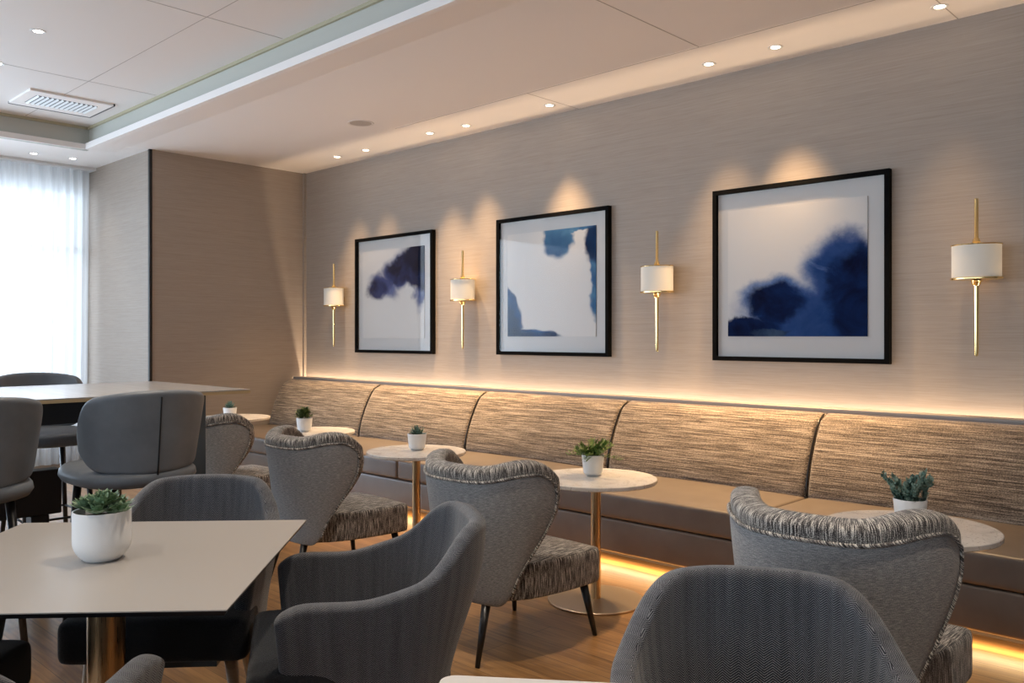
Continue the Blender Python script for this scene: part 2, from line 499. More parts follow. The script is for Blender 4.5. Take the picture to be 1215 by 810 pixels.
# its face along the room's length carries the same cloth with the threads running along x
bm = bmesh.new(); bm.from_mesh(o.data); o.data.materials.append(M['wall_x'])
for f in bm.faces:
    if f.normal.y < -.5: f.material_index = 1
bm.to_mesh(o.data); bm.free()
struct('trim_1', (ENDX-.02, PILY-.012, 0), (ENDX+.014, PILY+.016, CEIL), M['black_metal'])
struct('trim_2', (ENDX, WALLY-.03, 0), (ENDX+.03, WALLY, CEIL), M['wall_y'])
struct('wall_right', (RIGHTX, BACKY-.2, 0), (RIGHTX+.1, WALLY+.1, CEIL+.35), M['wall_y'])
# low ceiling round the raised tray
TX0, TX1, TY1 = -8.80, 3.2, 3.17
TY0 = -3.6
def slab(name, rects, z0, z1, mat):
    bm = bmesh.new()
    for (x0, y0, x1, y1) in rects: box(bm, (x0, y0, z0), (x1, y1, z1))
    o = link(name, bm, mat, None, False); o['kind'] = 'structure'; return o
slab('ceiling', [(WINX-1.2, TY1+.27, RIGHTX, WALLY+.1), (WINX-1.2, BACKY-.2, TX0-.02, TY1+.27), (TX1, BACKY-.2, RIGHTX, TY1+.27),
                 (TX0-.02, BACKY-.2, TX1, TY0)], CEIL, CEIL+.1, M['ceiling'])
slab('ceiling_upper', [(TX0-.2, TY0-.2, TX1+.2, TY1+.4)], TRAY, TRAY+.1, M['ceiling_up'])
# bulkhead beam: its underside tilts very slightly towards the tray
bm = bmesh.new()
prof = [(TY1+.27, CEIL+.0), (TY1+.012, CEIL-.022), (TY1-.03, CEIL-.022), (TY1-.03, CEIL+.035), (TY1+.012, CEIL+.035), (TY1+.012, TRAY), (TY1+.27, TRAY)]
a = [bm.verts.new((TX0-.02, y, z)) for y, z in prof]; b = [bm.verts.new((TX1, y, z)) for y, z in prof]
for i in range(len(prof)): bm.faces.new((a[i], a[(i+1) % len(prof)], b[(i+1) % len(prof)], b[i]))
bm.faces.new(a[::-1]); bm.faces.new(b); bmesh.ops.recalc_face_normals(bm, faces=bm.faces)
for f in bm.faces:
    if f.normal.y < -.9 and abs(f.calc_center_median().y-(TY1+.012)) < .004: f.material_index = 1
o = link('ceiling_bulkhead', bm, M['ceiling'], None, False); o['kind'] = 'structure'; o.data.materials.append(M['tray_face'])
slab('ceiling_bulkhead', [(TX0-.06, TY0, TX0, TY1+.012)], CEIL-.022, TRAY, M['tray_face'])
slab('ceiling_lip', [(TX0, TY0, TX0+.02, TY1)], CEIL-.022, CEIL+.03, M['ceiling'])
struct('trim_3', (TX0, TY1-.008, TRAY-.024), (TX1, TY1+.012, TRAY), simple('cove_bead', (.42, .38, .26), .6))
struct('trim_4', (TX0, TY0, TRAY-.024), (TX0+.02, TY1, TRAY), simple('cove_bead_end', (.42, .38, .26), .6))
# panel joints (hairline grooves) in both ceilings
bm = bmesh.new()
def groove(p, q, z, wd=.006):
    p, q = Vector((*p, 0)), Vector((*q, 0)); d = (q-p).normalized(); n = Vector((-d.y, d.x, 0))*wd/2
    vs = [bm.verts.new(v + Vector((0, 0, zz))) for zz in (z-.0012, z+.002) for v in (p+n, p-n, q-n, q+n)]
    for f in ((0, 1, 2, 3), (7, 6, 5, 4), (0, 4, 5, 1), (1, 5, 6, 2), (2, 6, 7, 3), (3, 7, 4, 0)): bm.faces.new([vs[i] for i in f])
GY = WALLY-.62
groove((-6.0, GY), (RIGHTX, GY), CEIL)
for gx in (-1.55, -.35, -4.4): groove((gx, GY if gx != -1.55 else GY), (gx, WALLY), CEIL)
groove((-2.9, TY1+.27), (-2.9, GY), CEIL)
for gy in (2.6, .9, -.9): groove((TX0+.05, gy), (TX1, gy), TRAY)
for gx in (-7.2, -5.2, -3.2, -1.2): groove((gx, TY0), (gx, TY1-.02), TRAY)
o = link('trim_5', bm, M['groove'], None, False); o['kind'] = 'structure'
struct('trim_6', (-1.135, WALLY-.26, CEIL-.004), (-1.12, WALLY-.02, CEIL+.002), M['black_metal'])

# window wall on the left: sill wall, frames, mullions, panes
WZ0, WZ1 = .35, 3.05
bm = bmesh.new()
box(bm, (WINX-.25, BACKY-.2, 0), (WINX-.1, PILY, WZ0)); box(bm, (WINX-.25, BACKY-.2, WZ1), (WINX-.1, PILY, CEIL+.1))
o = link('wall_window_side', bm, M['white_paint'], None, False); o['kind'] = 'structure'
def window(name, n_axis, fixed, lo, hi, mullions, z0, z1, transom):
    bm = bmesh.new(); t = .035
    def seg(a0, a1, zz0, zz1):
        if n_axis == 'x': box(bm, (fixed-.05, a0, zz0), (fixed+.03, a1, zz1))
        else: box(bm, (a0, fixed-.05, zz0), (a1, fixed+.03, zz1))
    for a in mullions: seg(a-t, a+t, z0, z1)
    for z in (z0+t, z1-t, transom): seg(lo, hi, z-t, z+t)
    fr = link(name, bm, M['white_paint'], None, False); fr['kind'] = 'structure'
    bm = bmesh.new()
    if n_axis == 'x': box(bm, (fixed-.016, lo, z0), (fixed-.008, hi, z1))
    else: box(bm, (lo, fixed-.016, z0), (hi, fixed-.008, z1))
    p = link('pane', bm, M['glass'], fr, False)
    return fr
window('window_1', 'x', WINX-.15, BACKY, PILY, [BACKY+.04, -4.4, -3.0, -1.6, -.2, 1.2, 2.5, PILY-.04], WZ0, WZ1, 2.35)
bm = bmesh.new()
box(bm, (WINX-.25, BACKY-.2, 0), (RIGHTX, BACKY, .45)); box(bm, (WINX-.25, BACKY-.2, 2.95), (RIGHTX, BACKY, CEIL+.1))
for x0, x1 in ((WINX-.25, -9.3), (2.6, RIGHTX)): box(bm, (x0, BACKY-.2, .45), (x1, BACKY, 2.95))
o = link('wall_back', bm, M['white_paint'], None, False); o['kind'] = 'structure'
window('window_2', 'y', BACKY-.1, -9.3, 2.6, [-9.26, -7.6, -5.9, -4.2, -2.5, -.8, .9, 2.56], .45, 2.95, 2.25)

# sheer curtain
bm = bmesh.new(); NY = 420; y0, y1 = .9, PILY-.05
cols = []
for i in range(NY+1):
    y = y0+(y1-y0)*i/NY
    ph = y*2*PI/.115 + 1.4*math.sin(y*7.3)
    x = WINX+.06+.028*math.sin(ph)+.010*math.sin(ph*2.3+1.0)
    cols.append((x, y))
rows = [0.02, .8, 1.6, 2.4, 3.0, CEIL-.03]
grid = []
for k, z in enumerate(rows):
    s = 1.15-.25*z/3.2
    grid.append([bm.verts.new((WINX+.06+(x-WINX-.06)*s, y-.03*(1-z/3.2)*(y > PILY-.4), z)) for x, y in cols])
for k in range(len(rows)-1):
    for i in range(NY): bm.faces.new((grid[k][i], grid[k][i+1], grid[k+1][i+1], grid[k+1][i]))
o = link('sheer_curtain', bm, M['sheer'])
tag(o, 'white sheer floor-length curtain drawn across the window at far left', 'curtain')
struct('trim_7', (WINX-.03, .8, CEIL-.028), (WINX+.15, PILY, CEIL-.001), M['white_paint'])

# ================================================================== BANQUETTE
YF, YJ, YT, ZT = 4.18, 4.90, 5.10, .915
bq = thing('banquette', (0, 0, 0), 0, 'long built-in banquette along the picture wall, striped woven back over taupe leather seat', 'bench')
seams = [ENDX+.05, -6.73, -5.24, -3.74, -2.25, -.75, .75]
BLX = ENDX+.02
for i in range(len(seams)-1):
    x0, x1 = seams[i]+.004, seams[i+1]-.004
    # back cushion: leaning pad with rounded edges
    bm = bmesh.new(); n = 26
    prof = []
    def pad(u):  # section: z along height, y of the front face
        return YJ+(YT-YJ)*u - .045*math.sin(PI*min(1, u*1.02))**.6
    sec = [(YJ+.10, .40)]
    for k in range(n+1):
        u = k/n; z = .42+(ZT-.42)*u
        yy = pad(u)
        if u > .9: yy += .05*((u-.9)/.1)**2.2
        sec.append((yy, z))
    sec += [(YT+.075, ZT+.008), (YT+.10, ZT-.01), (YT+.10, .40)]
    nx = 40; ringsv = []
    for j in range(nx+1):
        s = j/nx
        s2 = .5-.5*math.cos(PI*s) if True else s
        x = x0+(x1-x0)*s2
        e = min(x-x0, x1-x)/.03; e = 1-min(1, e)      # round the vertical edges back by 2.5 cm
        dy = .030*(e**2.2)
        shear = -.0
        ringsv.append([bm.verts.new((x, y+(dy if k2 not in (0, len(sec)-1) else 0), z-(dy*.35 if z > .88 else 0))) for k2, (y, z) in enumerate(sec)])
    for j in range(nx):
        for k in range(len(sec)-1):
            bm.faces.new((ringsv[j][k], ringsv[j+1][k], ringsv[j+1][k+1], ringsv[j][k+1]))
        bm.faces.new((ringsv[j][-1], ringsv[j+1][-1], ringsv[j+1][0], ringsv[j][0]))
    bm.faces.new(ringsv[0]); bm.faces.new(ringsv[-1][::-1]); bmesh.ops.recalc_face_normals(bm, faces=bm.faces)
    link('back_cushion', bm, M['bench_tweed'], bq)
    # piping in the joint
    bm = bmesh.new(); tube(bm, [(x1+.004, pad(u)+.012+(.045*((u-.9)/.1)**2 if u > .9 else 0), .44+(ZT-.44)*u) for u in [k/14 for k in range(15)]], .0055, 6)
    link('piping', bm, M['black_wood'], bq)
    # seat cushion
    cu = cushion('seat_cushion', lambda y: (x1-x0)/2, YF, YJ+.06, .285, .435, M['bench_leather'], bq, crown=.022, r=.045)
    cu.location = ((x0+x1)/2, 0, 0)
o = bx('front_panel', (BLX, YF+.012, .075), (.75, YF+.10, .282), M['bench_leather'], bq, .02, 4)
bx('seat_base', (BLX, YF+.1, .10), (.75, YJ+.1, .28), M['dark_recess'], bq)
bx('toe_kick', (BLX, YF+.22, .0), (.75, YF+.26, .10), M['dark_recess'], bq)
bx('back_frame', (BLX, YT+.07, .28), (.75, YT+.115, ZT-.03), M['dark_recess'], bq)
bx('led_strip', (BLX+.05, YF+.05, .071), (.74, YF+.062, .0745), M['led'], bq)
led = thing('ledge_shelf', (0, 0, 0), 0, 'narrow grey-brown ledge running behind the top of the banquette', 'shelf')
bx('shelf_top', (BLX, YT+.125, .926), (.75, YT+.235, .946), M['ledge'], led, .003, 1)
bx('shelf_upstand', (BLX, YT+.125, .69), (.75, YT+.145, .926), M['ledge'], led)
bx('led_strip', (BLX+.05, WALLY-.04, .815), (.74, WALLY-.026, .825), M['led'], led)
bx('led_tray', (BLX, YT+.145, .80), (.75, WALLY-.002, .815), M['ledge'], led)
ol = thing('floor_outlet', (onY(707, 672, YF+.215)[0], YF+.208, .055), 0, 'small black socket plate in the banquette toe kick beside the lit floor', 'socket')
bm = bmesh.new(); box(bm, (-.045, 0, -.03), (.045, .011, .03), .004); link('plate', bm, M['black_metal'], ol)
bm = bmesh.new(); cone(bm, (-.018, 0, 0), (-.018, -.003, 0), .011, .011, 14); cone(bm, (.018, 0, 0), (.018, -.003, 0), .011, .011, 14)
link('socket_face', bm, simple('socket_grey', (.12, .12, .12), .4), ol)

# ================================================================== PICTURES
def art_mat(kind):
    m, nt, b = new_mat('watercolour_'+kind); c = coord(nt, 'UV')
    def vnoise(sc, det, rg):
        nz = nt.nodes.new('ShaderNodeTexNoise'); nt.links.new(c, nz.inputs['Vector']); nz.inputs['Scale'].default_value = sc
        nz.inputs['Detail'].default_value = det; nz.inputs['Roughness'].default_value = rg
        return nz.outputs['Color']
    def disp(vec, src, amp):
        a_ = nt.nodes.new('ShaderNodeVectorMath'); a_.operation = 'MULTIPLY_ADD'
        nt.links.new(src, a_.inputs[0]); a_.inputs[1].default_value = (amp, amp, 0)
        s_ = nt.nodes.new('ShaderNodeVectorMath'); s_.operation = 'ADD'; nt.links.new(vec, s_.inputs[0]); s_.inputs[1].default_value = (-amp/2, -amp/2, 0)
        nt.links.new(s_.outputs[0], a_.inputs[2]); return a_.outputs[0]
    p = disp(disp(c, vnoise(3.0, 3, .5), .26), vnoise(16, 6, .65), .075)
    def blob(cx, cy, rx, ry, soft=.25, rot=0):
        v = mapping(nt, p, (1, 1, 1), (-cx, -cy, 0)); 
        v = mapping(nt, v, (1, 1, 1), (0, 0, 0), (0, 0, rot)); v = mapping(nt, v, (1/rx, 1/ry, 0))
        l = nt.nodes.new('ShaderNodeVectorMath'); l.operation = 'LENGTH'; nt.links.new(v, l.inputs[0])
        return smooth(nt, l.outputs['Value'], 1.02+soft*.10, .98-soft*.55)
    paper = (.70, .665, .63)
    col = paper
    def paint(blobs, cols, soft=.3):
        nonlocal col
        acc = None
        for bb in blobs:
            k = blob(*bb)
            acc = k if acc is None else math_(nt, 'MAXIMUM', acc, k)
        n = noise(nt, c, (4.5, 4.5, 1), 6, .6, .5)
        tone = ramp(nt, n, cols)
        col = mixc(nt, acc, col, tone)
    if kind == 'cloud':
        paint([(.36, .60, .30, .17, .9, .3), (.62, .76, .36, .22, .8, -.3), (.93, .50, .10, .22, .9)], [(.3, (.16, .19, .34)), (.6, (.06, .08, .20))])
        paint([(.24, .57, .18, .14, .7), (.66, .78, .30, .17, .5, -.2), (.95, .80, .28, .30, .3)], [(.35, (.010, .011, .030)), (.6, (.035, .048, .14)), (.75, (.08, .10, .24))])
        paint([(.92, .88, .26, .22, .5)], [(.3, (.006, .006, .014)), (.7, (.015, .018, .045))])
    elif kind == 'edges':
        paint([(.60, .95, .17, .20, .4), (1.03, .58, .12, .48, .4), (.80, 1.02, .30, .07, .3)], [(.35, (.03, .09, .20)), (.6, (.08, .20, .34)), (.75, (.20, .34, .46))])
        paint([(.02, .28, .13, .30, .4, -.35), (.30, -.02, .30, .10, .3)], [(.35, (.008, .030, .10)), (.6, (.02, .08, .22)), (.75, (.10, .22, .38))])
        paint([(1.04, .84, .18, .24, .4, .2), (.0, .10, .14, .22, .4), (.28, -.03, .38, .07, .3)], [(.35, (.006, .015, .05)), (.7, (.012, .05, .14))])
    else:
        paint([(.78, .50, .27, .32, .9, .3), (.60, .14, .62, .34, .8), (.36, .28, .30, .20, .6)], [(.35, (.20, .27, .44)), (.6, (.08, .15, .33)), (.75, (.32, .38, .52))])
        paint([(.84, .42, .24, .36, .6), (.66, .12, .50, .27, .6)], [(.35, (.03, .07, .21)), (.6, (.015, .05, .17)), (.72, (.12, .19, .38))])
        paint([(.98, .26, .27, .40, .35), (.36, .25, .23, .16, .5), (.16, .06, .27, .12, .4)], [(.35, (.003, .006, .025)), (.6, (.006, .020, .085)), (.75, (.02, .06, .19))])
        paint([(.32, .02, .18, .045, .4)], [(.35, (.01, .02, .06)), (.7, (.05, .09, .16))])
    nt.links.new(col, b.inputs['Base Color']); b.inputs['Roughness'].default_value = .9; b.inputs['Specular IOR Level'].default_value = .1
    return m
def picture(x0, x1, z0, z1, kind, inset, label):
    cx = (x0+x1)/2; w2 = (x1-x0)/2; fw = .030; dp = .045
    t = thing('framed_picture', (cx, WALLY-.001, z0), 0, label, 'picture', 'framed abstract prints on the wall')
    H = z1-z0
    bm = bmesh.new()
    box(bm, (-w2, -dp, 0), (-w2+fw, 0, H)); box(bm, (w2-fw, -dp, 0), (w2, 0, H))
    box(bm, (-w2+fw, -dp, 0), (w2-fw, 0, fw)); box(bm, (-w2+fw, -dp, H-fw), (w2-fw, 0, H))
    link('frame', bm, M['frame_black'], t, False)
    bx('mount', (-w2+fw, -.014, fw), (w2-fw, -.004, H-fw), simple('mount_board', (.62, .60, .58), .9), t)
    l, r_, bt, tp = inset
    ax0, ax1 = -w2+l, w2-r_; az0, az1 = bt, H-tp
    bm = bmesh.new(); uvl = bm.loops.layers.uv.new('UVMap'); box(bm, (ax0, -.022, az0), (ax1, -.016, az1))
    for f in bm.faces:
        for lp in f.loops: lp[uvl].uv = ((lp.vert.co.x-ax0)/(ax1-ax0), (lp.vert.co.z-az0)/(az1-az0))
    link('print', bm, art_mat(kind), t, False)
    bx('glazing', (-w2+fw, -.038, fw), (w2-fw, -.035, H-fw), M['glass'], t)
    return t
PY = WALLY-.045
def rect(xl, xr, yt, yb):
    # xl,xr pixels; yt,yb pixels at the right end
    a, _ = onY(xl, yt, PY); b, zt = onY(xr, yt, PY); _, zb = onY(xr, yb, PY)
    return a, b, zb, zt
r1 = rect(421, 512.7, 272, 420); r2 = rect(588.7, 721.7, 243.5, 423.3); r3 = rect(845.3, 1055, 199.3, 432)
print('PICS', r1, r2, r3)
picture(r1[0], r1[1], r1[2], r1[3], 'cloud', (.11, .14, .15, .14), 'smallest-looking framed print with one dark indigo cloud, nearest the far corner')
picture(r2[0], r2[1], r2[2], r2[3], 'edges', (.12, .14, .16, .14), 'framed print with blue washes round its edges, the middle of the three')
picture(r3[0], r3[1], r3[2], r3[3], 'mountain', (.11, .14, .17, .15), 'framed print with deep blue mountain-like wash, largest and nearest on the right')

# ================================================================== WALL SCONCES
def make_sconce(x, zt, zb, zs1, zs0, label):
    t = thing('wall_sconce', (x, WALLY, 0), 0, label, 'wall lamp', 'gold wall sconces between the prints')
    cy = -.105; hw = .128
    lathe_obj('stem', [(0, zb-.004), (.009, zb), (.0115, zb+.03), (.0125, zb+.2), (.0145, zs0-.06), (.0145, zs0-.02)], M['gold'], t, 16, (0, cy, 0))
    lathe_obj('finial', [(.0125, zs0-.045), (.022, zs0-.035), (.026, zs0-.022), (.034, zs0-.014), (.012, zs0-.006), (0, zs0-.006)], M['gold'], t, 24, (0, cy, 0))
    lathe_obj('bottom_rim', [(0, zs0-.008), (hw+.006, zs0-.008), (hw+.008, zs0-.002), (hw+.006, zs0+.004), (0, zs0+.004)], M['gold'], t, 48, (0, cy, 0), sy=.72)
    lathe_obj('lamp_shade', [(hw, zs0+.004), (hw, zs1-.004), (hw-.003, zs1-.004), (hw-.003, zs0+.004), (hw, zs0+.004)], M['shade'], t, 48, (0, cy, 0), sy=.72)
    lathe_obj('top_rim', [(hw-.006, zs1-.006), (hw+.004, zs1-.006), (hw+.006, zs1), (hw-.006, zs1+.002), (hw-.006, zs1-.006)], M['gold'], t, 48, (0, cy, 0), sy=.72)
    bx('shade_cross_bar', (-hw+.004, cy-.004, zs1-.006), (hw-.004, cy+.004, zs1), M['gold'], t)
    lathe_obj('top_stem', [(0, zt), (.010, zt-.003), (.011, zt-.012), (.011, zs1+.04), (.018, zs1+.028), (.022, zs1+.015), (.014, zs1+.004), (.012, zs1-.01)], M['gold'], t, 20, (0, cy, 0))
    bm = bmesh.new(); cone(bm, (0, cy, zs0+.07), (0, 0, zs0+.07), .008, .008, 12); cone(bm, (0, -.014, zs0+.07), (0, 0, zs0+.07), .045, .05, 24)
    link('wall_mount', bm, M['gold'], t)
    return t
SC = [(396, 'small gold wall sconce with cream drum shade, nearest the room corner'),
      (549, 'gold wall sconce with cream drum shade between the cloud print and the middle print'),
      (779.5, 'gold wall sconce with cream drum shade between the middle print and the mountain print'),
      (1158.5, 'large gold wall sconce with cream drum shade, right of the mountain print')]
SCY = WALLY-.105
xs, zt = onY(1158.5, 235, SCY); zb = onY(1158.5, 422, SCY)[1]; zs1 = onY(1158.5, 290, SCY)[1]; zs0 = onY(1158.5, 330, SCY)[1]
print('SCONCE', xs, zt, zb, zs1, zs0)
sc0 = make_sconce(onY(SC[0][0], 300, SCY)[0], zt, zb, zs1, zs0, SC[0][1])
for px, lab in SC[1:]: dup(sc0, (onY(px, 300, SCY)[0], WALLY, 0), 0, lab)

# ================================================================== CEILING FITTINGS
def make_downlight(loc, label, mat, group):
    t = thing('recessed_downlight', loc, 0, label, 'ceiling light', group)
    lathe_obj('trim_ring', [(.030, 0), (.030, -.002), (.046, -.004), (.048, -.001), (.048, .002), (.030, .004), (.030, 0)], M['white_paint'], t, 28)
    lathe_obj('lens', [(0, -.0012), (.029, -.0012), (.029, .003), (0, .003)], mat, t, 24)
    return t
def spot(loc, target, power, size, blend, col=WARM, radius=.02):
    l = D.lights.new('downlight_beam', 'SPOT'); l.energy = power; l.color = col; l.spot_size = math.radians(size); l.spot_blend = blend
    l.shadow_soft_size = radius
    o = D.objects.new('downlight_beam', l); C.objects.link(o); o.location = loc
    d = Vector(target)-Vector(loc); o.rotation_euler = d.to_track_quat('-Z', 'Y').to_euler()
    return o
wall_dl = [(400, 186, 'first'), (434, 178, ''), (510, 158, ''), (553, 149, ''), (652, 125, ''), (841, 76, ''), (920, 56, ''), (1115, 8, '')]
dl_labels = ['small round downlight in the low ceiling, closest to the far corner of the picture wall',
  'small round downlight, second from the far corner along the picture wall',
  'round ceiling downlight right of the flush speaker, left one of the middle pair',
  'round ceiling downlight right of the flush speaker, right one of the middle pair',
  'single round ceiling downlight above the middle print',
  'round ceiling downlight above the left edge of the mountain print',
  'round ceiling downlight above the right half of the mountain print',
  'largest-looking round downlight at the top right of the low ceiling']
dl0 = None
for (px, py, _), lab in zip(wall_dl, dl_labels):
    x, y = at(px, py, CEIL)
    if dl0 is None: dl0 = make_downlight((x, y, CEIL), lab, M['lamp_warm'], 'downlights along the picture wall')
    else: dup(dl0, (x, y, CEIL), 0, lab)
# beams: aimed at the wall pictures
cx1, cx2, cx3 = (r1[0]+r1[1])/2, (r2[0]+r2[1])/2, (r3[0]+r3[1])/2
for k, (px, py, _) in enumerate(wall_dl):
    x, y = at(px, py, CEIL)
    tgt = (x, y-.42, 0)
    pw = [170, 150, 280, 230, 330, 190, 400, 80][k]
    spot((x, y, CEIL-.012), tgt, pw, [66, 66, 66, 66, 66, 66, 68, 60][k], 1.0, WARM, .045)
cool = None
for px, py, z, lab in ((45, 37, TRAY, 'round downlight in the raised ceiling tray, upper left above the air vent'),
                       (-3, 75, TRAY, 'round downlight cut by the left photo edge in the raised tray'),
                       (40, 182, CEIL, 'tiny round downlight above the curtain, left of the two'),
                       (86, 188, CEIL, 'tiny round downlight above the curtain, right of the two')):
    x, y = at(px, py, z)
    if cool is None: cool = make_downlight((x, y, z), lab, M['lamp_cool'], 'downlights in the tray and by the window')
    else: dup(cool, (x, y, z), 0, lab)
    spot((x, y, z-.012), (x, y, 0), 8, 80, .8, (1, .9, .78))
# other tray downlights over the seating, above and behind the view point
for i, (x, y) in enumerate([(-4.2, 2.1), (-2.2, 1.9), (-.4, 1.9), (-2.4, -.6), (-5.0, -.4)]):
    spot((x, y, TRAY-.012), (x, y, 0), 85, 95, .9, (1, .86, .70), .04)
x, y = at(428, 146, CEIL)
t = thing('ceiling_speaker', (x, y, CEIL), 0, 'flush round speaker grille in the low ceiling left of the downlights', 'speaker')
lathe_obj('rim', [(.095, .003), (.095, -.003), (.112, -.005), (.115, .003), (.095, .003)], M['ceiling_up'], t, 40)
lathe_obj('grille', [(0, -.0035), (.095, -.0025), (.095, .003), (0, .003)], simple('grille', (.47, .42, .38), .8, bump=(600, .5, .002)), t, 40)
# air vent in the tray
cs = [at(px, py, TRAY) for px, py in ((40, 104), (136, 124), (106, 137), (5, 119))]
vx = [c_[0] for c_ in cs]; vy = [c_[1] for c_ in cs]; print('VENT', cs)
vx0, vx1, vy0, vy1 = min(vx), max(vx), min(vy), max(vy)
vcx, vcy = sum(vx)/4, sum(vy)/4; hvx, hvy = .28, .335
t = thing('ceiling_vent', (vcx, vcy, TRAY), 0, 'rectangular air conditioning cassette with slatted grille in the raised ceiling', 'air vent')
bm = bmesh.new()
for (a0, a1, b0, b1) in ((-hvx, -.16, -hvy, hvy), (.16, hvx, -hvy, hvy), (-.16, .16, -hvy, -.25), (-.16, .16, .25, hvy)):
    box(bm, (a0, b0, -.018), (a1, b1, .0))
link('frame', bm, M['ceiling'], t, False)
bm = bmesh.new(); box(bm, (-hvx-.022, -hvy, -.019), (-hvx, hvy+.014, 0)); box(bm, (-hvx, hvy, -.019), (hvx, hvy+.014, 0))
link('gap_shade_strips', bm, M['black_metal'], t, False)  # black strips stand in for the shade along the far edges
bx('cavity', (-.16, -.25, -.016), (.16, .25, -.013), M['black_metal'], t)
bm = bmesh.new()
for i in range(13):
    yy = -.235+.47*i/12
    vs = box(bm, (-.158, yy-.0015, -.032), (.158, yy+.0015, -.012))
    bmesh.ops.rotate(bm, verts=vs, cent=(0, yy, -.02), matrix=Matrix.Rotation(math.radians(38), 3, 'X'))
link('slats', bm, M['white_paint'], t, False)

# ================================================================== ROUND TABLES
TZ = .652
def make_round_table(loc, label):
    t = thing('round_table', loc, 0, label, 'table', 'round marble tables along the banquette')
    R = .322
    lathe_obj('tabletop', [(0, TZ-.022), (R-.004, TZ-.022), (R, TZ-.018), (R, TZ-.003), (R-.003, TZ), (0, TZ)], M['marble'], t, 72)
    lathe_obj('top_plate', [(0, TZ-.0275), (.11, TZ-.0275), (.11, TZ-.022), (0, TZ-.022)], M['black_metal'], t, 32)
    lathe_obj('column', [(.026, .014), (.026, TZ-.0275)], M['brass'], t, 32)
    lathe_obj('base_plate', [(0, 0), (.252, 0), (.254, .003), (.254, .009), (.251, .012), (.04, .015), (0, .015)], M['brass_disc'], t, 64)
    return t
def cam_pt(px, v, z=TZ):
    return at(px, HY+v, z)
TB = {}
for k, px, v in ((4, 1079.5, 226), (3, 707, 167.5), (2, 494, 136), (1, 372, 112.5), (0, 278, 96)):
    TB[k] = cam_pt(px, v)
tl = {4: 'round marble table at the right with blue-green succulent, partly behind the front wing chair',
      3: 'round marble table on a brass column with the leafy green plant, centre of the room',
      2: 'round marble table with a spiky grey plant, between the two middle wing chairs',
      1: 'round marble table with small bushy plant, behind the far wing chair',
      0: 'farthest round marble table in the corner by the bar table end'}
rt0 = make_round_table((*TB[3], 0), tl[3])
for k in (4, 2, 1, 0): dup(rt0, (*TB[k], 0), .5*k, tl[k])

# ================================================================== POTTED PLANTS
def leaf(bm, base, d, up, L, Wd, curl=.3, n=4, thick=0):
    d = Vector(d).normalized(); up = Vector(up); s = d.cross(up)
    if s.length < 1e-4: s = Vector((1, 0, 0))
    s.normalize(); up = s.cross(d).normalized(); base = Vector(base)
    prev = None; last = None
    for i in range(n+1):
        t_ = i/n; p = base + d*L*t_ + up*(curl*L*t_*t_)
        w_ = Wd*math.sin(PI*min(1, (t_*.86+.14)))**.8*.5
        if i == n:
            v = bm.verts.new(p)
            bm.faces.new((prev[0], prev[1], v)) if prev else None
        else:
            a = bm.verts.new(p - s*w_ + up*w_*.35); b = bm.verts.new(p + s*w_ + up*w_*.35); m_ = bm.verts.new(p)
            if prev:
                bm.faces.new((prev[0], prev[2], m_, a)); bm.faces.new((prev[2], prev[1], b, m_))
            prev = (a, b, m_)
def pot_prof(r, h, belly):
    pr = [(0, 0), (r*.55, 0), (r*.62, .002)]
    for k in range(1, 9):
        u = k/8; pr.append((r*(.62+.38*(1-(1-u)**2.6)) if belly else r*(.80+.20*u**.7), .002+h*.45*u if belly else .004+h*.9*u))
    pr += [(r, h*.96), (r*.995, h), (r*.945, h), (r*.94, h*.9), (r*.9, h*.55), (0, h*.5)]
    return pr
